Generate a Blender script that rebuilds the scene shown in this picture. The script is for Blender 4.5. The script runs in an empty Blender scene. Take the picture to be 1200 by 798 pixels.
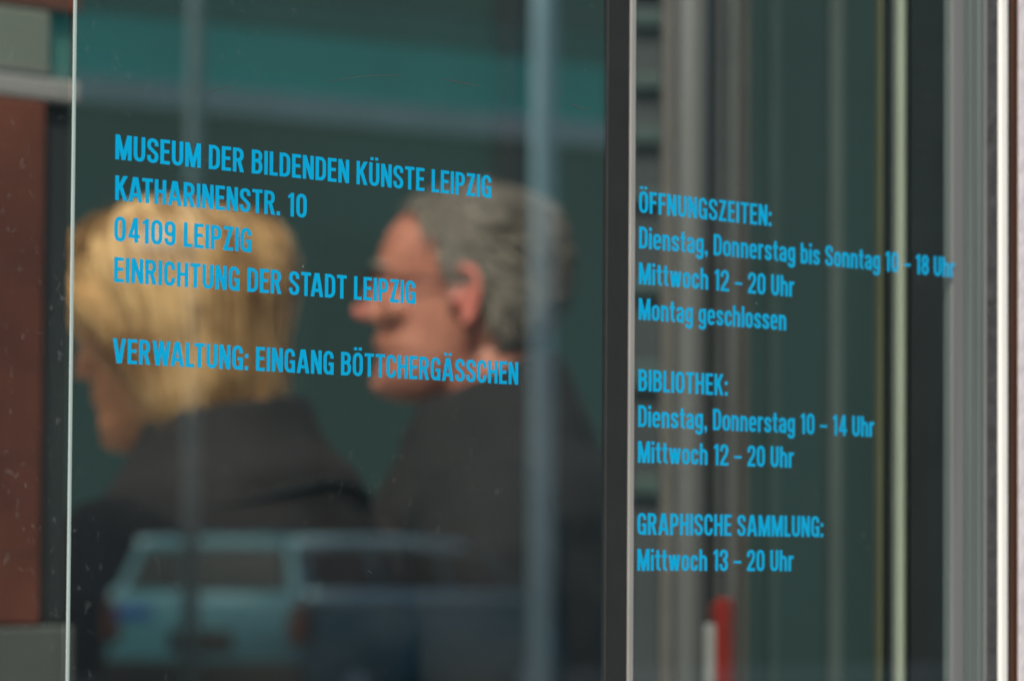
import bpy, bmesh, math, random
import numpy as np
from mathutils import Vector, Matrix, geometry, noise
random.seed(7)
rng = np.random.default_rng(11)
R = math.radians
SC = bpy.context.scene

# ------------------------------------------------------------------ camera, light, exposure
FPX, CX, CY = 5000.0, 600.0, 399.0          # focal length and centre in photo pixels (1200 x 798)
CAM_H = 1.35
PITCH, ROLL = math.atan(255 / FPX), R(0.36)
CAM_M = Matrix.Rotation(math.pi / 2 + PITCH, 3, 'X') @ Matrix.Rotation(ROLL, 3, 'Z')
cd = bpy.data.cameras.new("camera"); cam = bpy.data.objects.new("camera", cd)
SC.collection.objects.link(cam); SC.camera = cam
cam.matrix_world = Matrix.Translation((0, 0, CAM_H)) @ CAM_M.to_4x4()
cd.sensor_width = 36; cd.lens = 36 * FPX / 1200; cd.clip_start = 0.05; cd.clip_end = 2000
cd.dof.use_dof = True; cd.dof.focus_distance = 1.665; cd.dof.aperture_fstop = 14.6; cd.dof.aperture_blades = 8

SUN_EL, SUN_AZ = 50.0, 188.0                 # compass style: direction the light comes from, clockwise from +Y
w = bpy.data.worlds.new("World"); SC.world = w; w.use_nodes = True
nt = w.node_tree; nt.nodes.clear()
sky = nt.nodes.new("ShaderNodeTexSky"); sky.sky_type = 'NISHITA'; sky.sun_disc = False
sky.sun_elevation = R(SUN_EL); sky.sun_rotation = R(SUN_AZ); sky.air_density = 1.0; sky.dust_density = 4.0; sky.ozone_density = 0.6
bg = nt.nodes.new("ShaderNodeBackground"); bg.inputs[1].default_value = 0.09
ow = nt.nodes.new("ShaderNodeOutputWorld")
nt.links.new(sky.outputs[0], bg.inputs[0]); nt.links.new(bg.outputs[0], ow.inputs[0])
sl = bpy.data.lights.new("sun", 'SUN'); sl.energy = 2.4; sl.angle = R(9); sl.color = (1.0, 0.93, 0.83)
so = bpy.data.objects.new("sun", sl); SC.collection.objects.link(so)
sd = Vector((math.sin(R(SUN_AZ)) * math.cos(R(SUN_EL)), math.cos(R(SUN_AZ)) * math.cos(R(SUN_EL)), math.sin(R(SUN_EL))))
so.rotation_euler = sd.to_track_quat('Z', 'Y').to_euler()
so.location = sd * 40
SC.view_settings.view_transform = 'Standard'; SC.view_settings.look = 'None'
SC.view_settings.exposure = 0.60; SC.view_settings.gamma = 1.0; SC.view_settings.use_curve_mapping = False
SC.render.engine = 'CYCLES'
SC.cycles.max_bounces = 10; SC.cycles.transparent_max_bounces = 24; SC.cycles.caustics_reflective = False

# ------------------------------------------------------------------ picture geometry
def ray(px, py):
    return CAM_M @ Vector(((px - CX) / FPX, -(py - CY) / FPX, -1.0))
def at(px, py, depth):                       # point on the sight line at a given distance along +Y
    d = ray(px, py)
    return Vector((0, 0, CAM_H)) + d * (depth / d.y)
TH = R(40.7); Z0 = 1.75
GX = Vector((math.sin(TH), math.cos(TH), 0)) # along the glass front, receding to the right
GN = Vector((math.cos(TH), -math.sin(TH), 0))# out of the glass, towards the street
G0 = Vector((0, Z0, 0))
def on_plane(px, py, p0, n):
    d = ray(px, py); o = Vector((0, 0, CAM_H))
    return o + d * ((p0 - o).dot(n) / d.dot(n))
def gl(px, py=400, back=0.0):                # (s, z) on the plane BACK metres behind the glass front
    p = on_plane(px, py, G0 - GN * back, GN)
    return (p - G0).dot(GX), p.z
def gw(s, back, z):                          # glass coordinates -> world
    return G0 + GX * s - GN * back + Vector((0, 0, z))
def mirror(p):
    k = (p - G0).dot(GN)
    return p - GN * (2 * k)

# ------------------------------------------------------------------ helpers
C = SC.collection
def tag(o, label=None, cat=None, group=None, kind=None):
    for k, v in (("label", label), ("category", cat), ("group", group), ("kind", kind)):
        if v: o[k] = v
    return o
def thing(name, label, cat, loc, group=None):
    o = bpy.data.objects.new(name, None); o.empty_display_size = 0.1
    C.objects.link(o); o.location = loc
    return tag(o, label, cat, group)
def link_mesh(name, me, mats, parent=None):
    """vertices are in world space; a child keeps them relative to its (unrotated) thing"""
    o = bpy.data.objects.new(name, me); C.objects.link(o)
    for m in (mats if isinstance(mats, (list, tuple)) else [mats]): me.materials.append(m)
    if parent is not None:
        off = Vector((0, 0, 0)); p = parent
        while p is not None: off += p.location; p = p.parent
        me.transform(Matrix.Translation(-off)); o.parent = parent
    return o
def build(name, bm, mats, parent=None, smooth=False, mir=False):
    if mir:
        for v in bm.verts: v.co = mirror(v.co)
        bmesh.ops.reverse_faces(bm, faces=bm.faces[:])
    if smooth:
        for f in bm.faces: f.smooth = True
    me = bpy.data.meshes.new(name); bm.to_mesh(me); bm.free()
    return link_mesh(name, me, mats, parent)
def hexa(bm, pts, bevel=0.0, mi=0):
    """pts: 4 bottom + 4 top corners"""
    v = [bm.verts.new(p) for p in pts]
    fs = [bm.faces.new([v[i] for i in q]) for q in ((3, 2, 1, 0), (4, 5, 6, 7), (0, 1, 5, 4), (1, 2, 6, 5), (2, 3, 7, 6), (3, 0, 4, 7))]
    for f in fs: f.material_index = mi
    bmesh.ops.recalc_face_normals(bm, faces=fs)
    if bevel:
        es = list({e for f in fs for e in f.edges})
        bmesh.ops.bevel(bm, geom=es, offset=bevel, segments=2, affect='EDGES', profile=0.5)
    return fs
def gbox(bm, s0, s1, b0, b1, z0, z1, bevel=0.0, mi=0):       # box in glass coordinates
    return hexa(bm, [gw(s0, b0, z0), gw(s1, b0, z0), gw(s1, b1, z0), gw(s0, b1, z0),
                     gw(s0, b0, z1), gw(s1, b0, z1), gw(s1, b1, z1), gw(s0, b1, z1)], bevel, mi)
def fbox(bm, o, ex, ey, x0, x1, y0, y1, z0, z1, bevel=0.0, mi=0):
    f = lambda x, y, z: o + ex * x + ey * y + Vector((0, 0, z))
    return hexa(bm, [f(x0, y0, z0), f(x1, y0, z0), f(x1, y1, z0), f(x0, y1, z0),
                     f(x0, y0, z1), f(x1, y0, z1), f(x1, y1, z1), f(x0, y1, z1)], bevel, mi)
def tube(bm, pts, rads, seg=12, cap=True):
    pts = [Vector(p) for p in pts]; rings = []
    for i, p in enumerate(pts):
        t = (pts[min(i + 1, len(pts) - 1)] - pts[max(i - 1, 0)]).normalized()
        a = t.orthogonal().normalized() if i == 0 else (rings[-1][1] - t * rings[-1][1].dot(t)).normalized()
        b = t.cross(a); r = rads[i] if isinstance(rads, (list, tuple)) else rads
        rings.append(([bm.verts.new(p + (a * math.cos(k * 2 * math.pi / seg) + b * math.sin(k * 2 * math.pi / seg)) * r) for k in range(seg)], a))
    for (r0, _), (r1, _) in zip(rings, rings[1:]):
        for k in range(seg): bm.faces.new((r0[k], r0[(k + 1) % seg], r1[(k + 1) % seg], r1[k]))
    if cap:
        bm.faces.new(rings[0][0][::-1]); bm.faces.new(rings[-1][0])
def loft(bm, rings, cap=True):
    rs = [[bm.verts.new(p) for p in r] for r in rings]; n = len(rs[0])
    for a, b in zip(rs, rs[1:]):
        for k in range(n): bm.faces.new((a[k], a[(k + 1) % n], b[(k + 1) % n], b[k]))
    if cap:
        bm.faces.new(rs[0][::-1]); bm.faces.new(rs[-1])
def blob(bm, c, r, rot=None, seg=16):
    m = Matrix.Translation(c) @ (rot.to_4x4() if rot else Matrix.Identity(4)) @ Matrix.Diagonal((r[0], r[1], r[2], 1))
    bmesh.ops.create_uvsphere(bm, u_segments=seg, v_segments=seg // 2 + 2, radius=1, matrix=m)
def remeshed(bm, voxel, smooth_it=2, xform=None):
    """one continuous surface from overlapping closed pieces"""
    me = bpy.data.meshes.new("tmp"); bm.to_mesh(me); bm.free()
    if xform is not None: me.transform(xform)
    o = bpy.data.objects.new("tmp", me); C.objects.link(o)
    md = o.modifiers.new("r", 'REMESH'); md.mode = 'VOXEL'; md.voxel_size = voxel; md.use_smooth_shade = True
    sm = o.modifiers.new("s", 'SMOOTH'); sm.factor = 0.5; sm.iterations = smooth_it
    bpy.context.view_layer.update()
    dg = bpy.context.evaluated_depsgraph_get()
    out = bpy.data.meshes.new_from_object(o.evaluated_get(dg), depsgraph=dg)
    out.materials.clear()
    bpy.data.objects.remove(o); bpy.data.meshes.remove(me)
    for p in out.polygons: p.use_smooth = True
    return out

# ------------------------------------------------------------------ materials
def lin(c):
    return tuple(((x / 255) / 12.92 if x / 255 <= 0.04045 else ((x / 255 + 0.055) / 1.055) ** 2.4) for x in c)
def mat(name, col, rough=0.6, metal=0.0, var=0.15, scale=8.0, stretch=(1, 1, 1), bump=0.0, spec=0.5, island=0.0, col2=None):
    m = bpy.data.materials.new(name); m.use_nodes = True; t = m.node_tree; N, L = t.nodes, t.links
    b = N["Principled BSDF"]; b.inputs["Roughness"].default_value = rough; b.inputs["Metallic"].default_value = metal
    b.inputs["Specular IOR Level"].default_value = spec
    tc = N.new("ShaderNodeTexCoord"); mp = N.new("ShaderNodeMapping"); mp.inputs["Scale"].default_value = stretch
    L.new(tc.outputs["Object"], mp.inputs["Vector"])
    nz = N.new("ShaderNodeTexNoise"); nz.inputs["Scale"].default_value = scale; nz.inputs["Detail"].default_value = 6
    L.new(mp.outputs[0], nz.inputs["Vector"])
    cr = N.new("ShaderNodeValToRGB"); cr.color_ramp.elements[0].position = 0.3; cr.color_ramp.elements[1].position = 0.7
    c2 = col2 or col
    cr.color_ramp.elements[0].color = tuple(max(0, x * (1 - var)) for x in col) + (1,)
    cr.color_ramp.elements[1].color = tuple(min(1, x * (1 + var)) for x in c2) + (1,)
    fac = nz.outputs["Fac"]
    if island:
        gi = N.new("ShaderNodeNewGeometry"); mx = N.new("ShaderNodeMix"); mx.inputs["Factor"].default_value = island
        L.new(nz.outputs["Fac"], mx.inputs["A"]); L.new(gi.outputs["Random Per Island"], mx.inputs["B"]); fac = mx.outputs["Result"]
    L.new(fac, cr.inputs["Fac"]); L.new(cr.outputs[0], b.inputs["Base Color"])
    if bump:
        bp = N.new("ShaderNodeBump"); bp.inputs["Strength"].default_value = bump; bp.inputs["Distance"].default_value = 0.01
        L.new(nz.outputs["Fac"], bp.inputs["Height"]); L.new(bp.outputs[0], b.inputs["Normal"])
    return m

def glass_mat(name, tint, refl, refl_tint, dust):
    """coated pane: part of the light passes, part is mirrored; fine dust specks and smears lie on it"""
    m = bpy.data.materials.new(name); m.use_nodes = True; t = m.node_tree; N, L = t.nodes, t.links; N.clear()
    out = N.new("ShaderNodeOutputMaterial")
    tr = N.new("ShaderNodeBsdfTransparent"); tr.inputs[0].default_value = (*tint, 1)
    gs = N.new("ShaderNodeBsdfGlossy"); gs.inputs["Color"].default_value = (*refl_tint, 1); gs.inputs["Roughness"].default_value = 0.0
    mx = N.new("ShaderNodeMixShader"); mx.inputs[0].default_value = refl
    L.new(tr.outputs[0], mx.inputs[1]); L.new(gs.outputs[0], mx.inputs[2])
    tc = N.new("ShaderNodeTexCoord")
    vo = N.new("ShaderNodeTexVoronoi"); vo.inputs["Scale"].default_value = 55.0; vo.inputs["Randomness"].default_value = 1.0
    L.new(tc.outputs["Object"], vo.inputs["Vector"])
    # a speck only in a few cells, each of its own size
    sep = N.new("ShaderNodeSeparateColor"); L.new(vo.outputs["Color"], sep.inputs[0])
    size = N.new("ShaderNodeMapRange"); size.inputs["From Min"].default_value = 0.80; size.inputs["From Max"].default_value = 1.0
    size.inputs["To Min"].default_value = 0.0; size.inputs["To Max"].default_value = 0.062
    L.new(sep.outputs[0], size.inputs["Value"])
    lt = N.new("ShaderNodeMath"); lt.operation = 'LESS_THAN'
    L.new(vo.outputs["Distance"], lt.inputs[0]); L.new(size.outputs[0], lt.inputs[1])
    amt = N.new("ShaderNodeMath"); amt.operation = 'MULTIPLY'; amt.inputs[1].default_value = 0.45 * dust
    L.new(lt.outputs[0], amt.inputs[0])
    # fine dirt film
    nz = N.new("ShaderNodeTexNoise"); nz.inputs["Scale"].default_value = 260; nz.inputs["Detail"].default_value = 3
    L.new(tc.outputs["Object"], nz.inputs["Vector"])
    nb = N.new("ShaderNodeTexNoise"); nb.inputs["Scale"].default_value = 5; nb.inputs["Detail"].default_value = 4
    L.new(tc.outputs["Object"], nb.inputs["Vector"])
    f1 = N.new("ShaderNodeMapRange"); f1.inputs["From Min"].default_value = 0.62; f1.inputs["From Max"].default_value = 0.80; f1.inputs["To Max"].default_value = 0.10 * dust
    L.new(nz.outputs["Fac"], f1.inputs["Value"])
    f2 = N.new("ShaderNodeMapRange"); f2.inputs["From Min"].default_value = 0.45; f2.inputs["From Max"].default_value = 0.75; f2.inputs["To Min"].default_value = 0.1; f2.inputs["To Max"].default_value = 1.0
    L.new(nb.outputs["Fac"], f2.inputs["Value"])
    fm = N.new("ShaderNodeMath"); fm.operation = 'MULTIPLY'; L.new(f1.outputs[0], fm.inputs[0]); L.new(f2.outputs[0], fm.inputs[1])
    ad = N.new("ShaderNodeMath"); ad.operation = 'MAXIMUM'; L.new(fm.outputs[0], ad.inputs[0]); L.new(amt.outputs[0], ad.inputs[1])
    df = N.new("ShaderNodeBsdfDiffuse"); df.inputs[0].default_value = (0.5, 0.52, 0.5, 1)
    m2 = N.new("ShaderNodeMixShader"); L.new(ad.outputs[0], m2.inputs[0]); L.new(mx.outputs[0], m2.inputs[1]); L.new(df.outputs[0], m2.inputs[2])
    L.new(m2.outputs[0], out.inputs[0])
    return m
def clear_mat(name, tint):
    m = bpy.data.materials.new(name); m.use_nodes = True; t = m.node_tree; t.nodes.clear()
    out = t.nodes.new("ShaderNodeOutputMaterial"); tr = t.nodes.new("ShaderNodeBsdfTransparent"); tr.inputs[0].default_value = (*tint, 1)
    t.links.new(tr.outputs[0], out.inputs[0]); return m

M = {}
M['pane'] = glass_mat('coated_glass', (0.92, 0.99, 0.955), 0.29, (0.74, 0.97, 1.0), 1.4)
M['dusty_pane'] = glass_mat('dusty_glass', (0.90, 0.95, 0.92), 0.16, (0.85, 0.97, 1.0), 1.5)
M['clear'] = clear_mat('glass_back', (0.97, 0.99, 0.98))
M['glass_edge'] = mat('glass_edge', (0.40, 0.50, 0.48), 0.25, var=0.05, scale=30)
M['vinyl'] = mat('blue_vinyl', (0.0, 0.40, 0.73), 0.45, var=0.05, scale=20, spec=0.15)
M['gasket'] = mat('black_rubber', (0.012, 0.0135, 0.0135), 0.7, var=0.2, scale=60)
M['alu'] = mat('anodised_aluminium', (0.18, 0.19, 0.187), 0.45, 0.1, var=0.1, scale=40, stretch=(4, 4, 0.15))
M['alu_dark'] = mat('dark_anodised_aluminium', (0.12, 0.15, 0.145), 0.45, 0.1, var=0.15, scale=50, stretch=(4, 4, 0.1))
M['alu_white'] = mat('white_coated_metal', (0.9, 0.9, 0.85), 0.35, var=0.03, scale=30)
M['seal'] = mat('grey_brush_seal', (0.045, 0.048, 0.05), 0.8, var=0.25, scale=120, bump=0.3)
M['copper'] = mat('brown_anodised_metal', (0.085, 0.026, 0.008), 0.5, 0.1, var=0.25, scale=60, stretch=(4, 4, 0.2))
M['render'] = mat('pale_lilac_render', (0.66, 0.64, 0.67), 0.85, var=0.05, scale=90, bump=0.2)
M['edge_pale'] = mat('polished_edge', (0.30, 0.30, 0.285), 0.3, var=0.08, scale=30)

# ------------------------------------------------------------------ condensed grotesque lettering, drawn as strokes
T = 0.148; Hh = T / 2; TV = 0.138; Vh = TV / 2
def clip_poly(poly, ymin, ymax):
    for sgn, lim in ((1, ymin), (-1, -ymax)):
        out = []
        for i, p in enumerate(poly):
            q = poly[(i + 1) % len(poly)]; a, b = sgn * p[1] - lim, sgn * q[1] - lim
            if a >= 0: out.append(p)
            if a * b < 0:
                k = a / (a - b); out.append((p[0] + (q[0] - p[0]) * k, p[1] + (q[1] - p[1]) * k))
        poly = out
        if len(poly) < 3: return []
    return poly
def stroke(pts, tx=T, ty=TV, closed=False, clip=None):
    """a ribbon along pts; vertical runs tx wide, horizontal runs ty thick"""
    P = [np.array(p, float) for p in pts]; n = len(P); offs = []
    def nrm(d):
        d = d / (np.linalg.norm(d) + 1e-12); return np.array((-d[1] * tx / 2, d[0] * ty / 2))
    for i in range(n):
        if closed or 0 < i < n - 1:
            d0, d1 = P[i] - P[i - 1], P[(i + 1) % n] - P[i]
            a, b = nrm(d0), nrm(d1); m = (a + b); l2 = m.dot(m)
            o = m * (2 * a.dot(m) / l2) / 1.0 * 0.5 if l2 > 1e-9 else a
            o = m / 2 if np.linalg.norm(o) > 2.5 * np.linalg.norm(a) else o * 1.0
            ua, ub = d0 / np.linalg.norm(d0), d1 / np.linalg.norm(d1)
            c = max(0.3, math.cos(math.acos(max(-1, min(1, ua.dot(ub)))) / 2)) ** 2
            o = m / 2 / c
            offs.append(o)
        else:
            offs.append(nrm(P[1] - P[0]) if i == 0 else nrm(P[-1] - P[-2]))
    res = []
    for i in range(n if closed else n - 1):
        j = (i + 1) % n
        q = [tuple(P[i] - offs[i]), tuple(P[j] - offs[j]), tuple(P[j] + offs[j]), tuple(P[i] + offs[i])]
        if clip: q = clip_poly(q, *clip)
        if q: res.append(q)
    return res
def arc(cx, cy, rx, ry, a0, a1, n=9, p=2.35):
    out = []
    for i in range(n + 1):
        a = R(a0 + (a1 - a0) * i / n); c, s = math.cos(a), math.sin(a)
        out.append((cx + rx * math.copysign(abs(c) ** (2 / p), c), cy + ry * math.copysign(abs(s) ** (2 / p), s)))
    return out
def rect(x0, y0, x1, y1): return [[(x0, y0), (x1, y0), (x1, y1), (x0, y1)]]
def vs(x, y0=0, y1=1): return rect(x - Hh, y0, x + Hh, y1)
def hs(y, x0, x1): return rect(x0, y - Vh, x1, y + Vh)
def diag(p, q, y0=0, y1=1, t=T):
    d = np.array(q) - np.array(p); k = 0.25
    return stroke([tuple(np.array(p) - d * k), tuple(np.array(q) + d * k)], t * 1.04, t * 1.04, clip=(y0, y1))
def oval(w, y0, y1, ry=0.25):
    cx, rx = w / 2, w / 2 - Hh; a, b = y0 + Vh + ry, y1 - Vh - ry
    return stroke(arc(cx, b, rx, ry, 0, 180) + arc(cx, a, rx, ry, 180, 360), closed=True)
def dots(w, y=1.10):
    return rect(w / 2 - 0.175, y, w / 2 - 0.035, y + 0.125) + rect(w / 2 + 0.035, y, w / 2 + 0.175, y + 0.125)
XH = 0.735
def glyph(c):
    if c in 'ÄÖÜ':
        w, p = glyph({'Ä': 'A', 'Ö': 'O', 'Ü': 'U'}[c]); return w, p + dots(w)
    if c == 'A': return 0.55, diag((Hh * 1.02, 0), (0.275, 1.16)) + diag((0.55 - Hh * 1.02, 0), (0.275, 1.16)) + hs(0.27, 0.13, 0.42)
    if c == 'B':
        w = 0.45; r = w - Hh
        return w, vs(Hh) + stroke([(Hh, 1 - Vh)] + arc(r - 0.15, 0.745, 0.14, 0.182, 90, -90) + [(Hh, 0.563 - Vh * 0 - 0.02)]) + stroke([(Hh, 0.543)] + arc(r - 0.15, 0.308, 0.15, 0.235, 90, -90) + [(Hh, Vh)])
    if c == 'C':
        w = 0.45; return w, stroke([(w - Hh, 0.66)] + arc(w / 2, 1 - Vh - 0.25, w / 2 - Hh, 0.25, 0, 180) + arc(w / 2, Vh + 0.25, w / 2 - Hh, 0.25, 180, 360) + [(w - Hh, 0.34)])
    if c == 'D':
        w = 0.455; return w, vs(Hh) + stroke([(Hh, 1 - Vh)] + arc(w - Hh - 0.2, 1 - Vh - 0.24, 0.2, 0.24, 90, 0) + arc(w - Hh - 0.2, Vh + 0.24, 0.2, 0.24, 0, -90) + [(Hh, Vh)])
    if c == 'E': return 0.385, vs(Hh) + hs(1 - Vh, Hh, 0.385) + hs(0.52, Hh, 0.355) + hs(Vh, Hh, 0.385)
    if c == 'F': return 0.375, vs(Hh) + hs(1 - Vh, Hh, 0.375) + hs(0.52, Hh, 0.345)
    if c == 'G':
        w = 0.46; return w, stroke([(w - Hh, 0.68)] + arc(w / 2, 1 - Vh - 0.25, w / 2 - Hh, 0.25, 0, 180) + arc(w / 2, Vh + 0.25, w / 2 - Hh, 0.25, 180, 330)) + rect(w - 2 * Hh, 0.0, w, 0.52) + hs(0.52 - Vh, w / 2, w)
    if c == 'H': return 0.465, vs(Hh) + vs(0.465 - Hh) + hs(0.52, Hh, 0.465 - Hh)
    if c == 'I': return T, vs(Hh)
    if c == 'K': return 0.48, vs(Hh) + diag((0.185, 0.56), (0.42, 1.03)) + [q for q in [clip_poly(x, 0, 0.62) for x in diag((0.20, 0.62), (0.405, 0))] if q]
    if c == 'L': return 0.345, vs(Hh) + hs(Vh, Hh, 0.345)
    if c == 'M': return 0.64, vs(Hh) + vs(0.64 - Hh) + diag((0.095, 1), (0.32, 0.05), t=0.15) + diag((0.545, 1), (0.32, 0.05), t=0.15)
    if c == 'N': return 0.475, vs(Hh) + vs(0.475 - Hh) + diag((Hh + 0.005, 1), (0.475 - Hh - 0.005, 0))
    if c == 'O': return 0.46, oval(0.46, 0, 1)
    if c == 'P':
        w = 0.435; return w, vs(Hh) + stroke([(Hh, 1 - Vh)] + arc(w - Hh - 0.15, 0.695, 0.15, 0.232, 90, -90) + [(Hh, 0.463)])
    if c == 'R':
        w = 0.46; return w, vs(Hh) + stroke([(Hh, 1 - Vh)] + arc(w - Hh - 0.165, 0.715, 0.15, 0.212, 90, -90) + [(Hh, 0.503)]) + stroke([(0.245, 0.52), (0.375, 0.0)], clip=(0, 0.52)) + diag((0.275, 0.40), (0.385, 0.0), 0, 0.47)
    if c == 'S':
        w = 0.45; r = w / 2 - Hh
        return w, stroke([(w - Hh, 0.69)] + arc(w / 2, 0.745, r, 0.1825, 0, 180, 10) + [(Hh + 0.004, 0.665), (Hh + 0.04, 0.60), (w / 2, 0.50), (w - Hh - 0.04, 0.40), (w - Hh - 0.004, 0.335)] + arc(w / 2, 0.255, r, 0.1825, 0, -180, 10) + [(Hh, 0.31)])
    if c == 'T': return 0.43, vs(0.215) + hs(1 - Vh, 0, 0.43)
    if c == 'U':
        w = 0.46; return w, stroke([(Hh, 1)] + arc(w / 2, Vh + 0.25, w / 2 - Hh, 0.25, 180, 360) + [(w - Hh, 1)])
    if c == 'V': return 0.52, diag((Hh * 1.05, 1), (0.26, -0.14)) + diag((0.52 - Hh * 1.05, 1), (0.26, -0.14))
    if c == 'W': return 0.76, diag((0.085, 1), (0.225, -0.08), t=0.145) + diag((0.38, 1.04), (0.225, -0.08), t=0.145) + diag((0.38, 1.04), (0.535, -0.08), t=0.145) + diag((0.675, 1), (0.535, -0.08), t=0.145)
    if c == 'Z': return 0.41, hs(1 - Vh, 0.015, 0.40) + hs(Vh, 0, 0.41) + diag((Hh + 0.01, 0.06), (0.40 - Hh, 0.94), Vh, 1 - Vh)
    if c == '0': return 0.455, oval(0.455, 0, 1)
    if c == '1': return 0.29, vs(0.29 - Hh - 0.02) + [[(0.02, 0.76), (0.2, 0.84), (0.2, 1.0), (0.02, 0.88)]]
    if c == '2':
        w = 0.45; return w, stroke([(Hh, 0.66)] + arc(w / 2, 0.735, w / 2 - Hh, 0.1925, 180, 0, 10)[:] + [(w - Hh - 0.01, 0.64), (w - Hh - 0.06, 0.50), (Hh + 0.03, 0.17), (Hh + 0.0, Vh)]) + hs(Vh, 0.0, w)
    if c == '3':
        w = 0.45; return w, stroke([(Hh, 0.68)] + arc(w / 2, 0.745, w / 2 - Hh, 0.1825, 180, -65, 12) + [(0.2, 0.535)]) + stroke([(0.2, 0.53)] + arc(w / 2, 0.275, w / 2 - Hh, 0.205, 65, -180, 12) + [(Hh, 0.33)])
    if c == '4': return 0.48, vs(0.48 - Hh - 0.075) + hs(0.255, 0.02, 0.48) + diag((0.075, 0.2), (0.30, 1.0), 0.19, 1, t=0.13)
    if c == '8':
        w = 0.45; return w, stroke(arc(w / 2, 0.745, w / 2 - Hh - 0.012, 0.1825, 0, 360, 20)[:-1], closed=True) + stroke(arc(w / 2, 0.29, w / 2 - Hh, 0.2175, 0, 360, 20)[:-1], closed=True)
    if c == '9':
        w = 0.455; return w, stroke(arc(w / 2, 0.69, w / 2 - Hh, 0.2375, 0, 360, 20)[:-1], closed=True) + stroke([(w - Hh, 0.69), (w - Hh, 0.30)] + arc(w / 2, 0.2575, w / 2 - Hh, 0.185, 0, -180, 10) + [(Hh, 0.29)])
    if c == '.': return T, rect(0, 0, T, 0.17)
    if c == ':': return T, rect(0, 0.0, T, 0.17) + rect(0, 0.5, T, 0.67)
    if c == ',': return T, rect(0, 0, T, 0.17) + [[(0.05, -0.14), (0.10, -0.14), (T, 0.02), (0.06, 0.02)]]
    if c == '–': return 0.42, rect(0.0, 0.36, 0.42, 0.475)
    # lower case
    w = 0.42; r = w / 2 - Hh; o = lambda: stroke(arc(w / 2, XH - Vh - 0.17, r, 0.17, 0, 180) + arc(w / 2, Vh + 0.17, r, 0.17, 180, 360), closed=True)
    if c == 'o': return w, o()
    if c == 'a': return w, stroke([(Hh, 0.52)] + arc(w / 2, XH - Vh - 0.14, r, 0.14, 180, 0) + [(w - Hh, 0.0)]) + stroke([(w - Hh, 0.42)] + [(w / 2 + 0.02, 0.40)] + arc(w / 2 - 0.01, 0.225, r - 0.01, 0.155, 100, 270, 9) + [(w - Hh, 0.14)], ty=0.12)
    if c == 'b': return w, vs(Hh) + o()
    if c == 'c': return 0.40, stroke([(0.40 - Hh, 0.47)] + arc(0.2, XH - Vh - 0.17, 0.2 - Hh, 0.17, 0, 180) + arc(0.2, Vh + 0.17, 0.2 - Hh, 0.17, 180, 360) + [(0.40 - Hh, 0.27)])
    if c == 'e': return w, stroke([(w - Hh, 0.36)] + arc(w / 2, XH - Vh - 0.17, r, 0.17, 0, 180) + arc(w / 2, Vh + 0.17, r, 0.17, 180, 340)) + rect(Hh, 0.32, w, 0.43)
    if c == 'g': return w, stroke(arc(w / 2, XH - Vh - 0.17, r, 0.17, 0, 180) + arc(w / 2, 0.06 + Vh + 0.17, r, 0.17, 180, 360), closed=True) + stroke([(w - Hh, XH), (w - Hh, -0.02)] + arc(w / 2, -0.05, r, 0.125, 0, -180) + [(Hh, -0.03)])
    if c == 'h': return w, vs(Hh) + stroke([(Hh, 0.46)] + arc(w / 2, XH - Vh - 0.17, r, 0.17, 180, 0) + [(w - Hh, 0)])
    if c == 'n': return w, vs(Hh, 0, XH) + stroke([(Hh, 0.46)] + arc(w / 2, XH - Vh - 0.17, r, 0.17, 180, 0) + [(w - Hh, 0)])
    if c == 'i': return T, vs(Hh, 0, XH) + rect(0, 0.845, T, 1.0)
    if c == 'l': return T, vs(Hh)
    if c == 'r': return 0.295, vs(Hh, 0, XH) + stroke([(Hh, 0.45)] + arc(0.25, XH - Vh - 0.2, 0.25 - Hh, 0.2, 180, 95, 6) + [(0.295, XH - Vh)])
    if c == 's':
        w = 0.40; r = w / 2 - Hh
        return w, stroke([(w - Hh, 0.50)] + arc(w / 2, 0.545, r, 0.1175, 0, 180, 9) + [(Hh + 0.03, 0.435), (w / 2, 0.3675), (w - Hh - 0.03, 0.30)] + arc(w / 2, 0.19, r, 0.1175, 0, -180, 9) + [(Hh, 0.235)], ty=0.135)
    if c == 't': return 0.285, rect(0.06, 0.19, 0.06 + T, 0.95) + stroke(arc(0.225, 0.19, 0.225 - 0.06 - Hh, 0.19 - Vh, 180, 270, 6) + [(0.285, Vh)]) + rect(0, XH - 0.13, 0.275, XH)
    if c == 'w': return 0.62, diag((0.075, XH), (0.185, -0.06), 0, XH, 0.14) + diag((0.31, XH + 0.03), (0.185, -0.06), 0, XH, 0.14) + diag((0.31, XH + 0.03), (0.435, -0.06), 0, XH, 0.14) + diag((0.545, XH), (0.435, -0.06), 0, XH, 0.14)
    raise KeyError(c)
KERN = {('A', 'T'): -.09, ('T', 'A'): -.09, ('K', 'A'): -.03, ('W', 'A'): -.08, ('A', 'L'): 0, ('T', '.'): -.05, ('R', '.'): -.01, ('L', 'T'): -.07, ('t', 't'): -.01, ('T', 'C'): -.02, ('E', 'R'): 0}
_cache = {}
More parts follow.
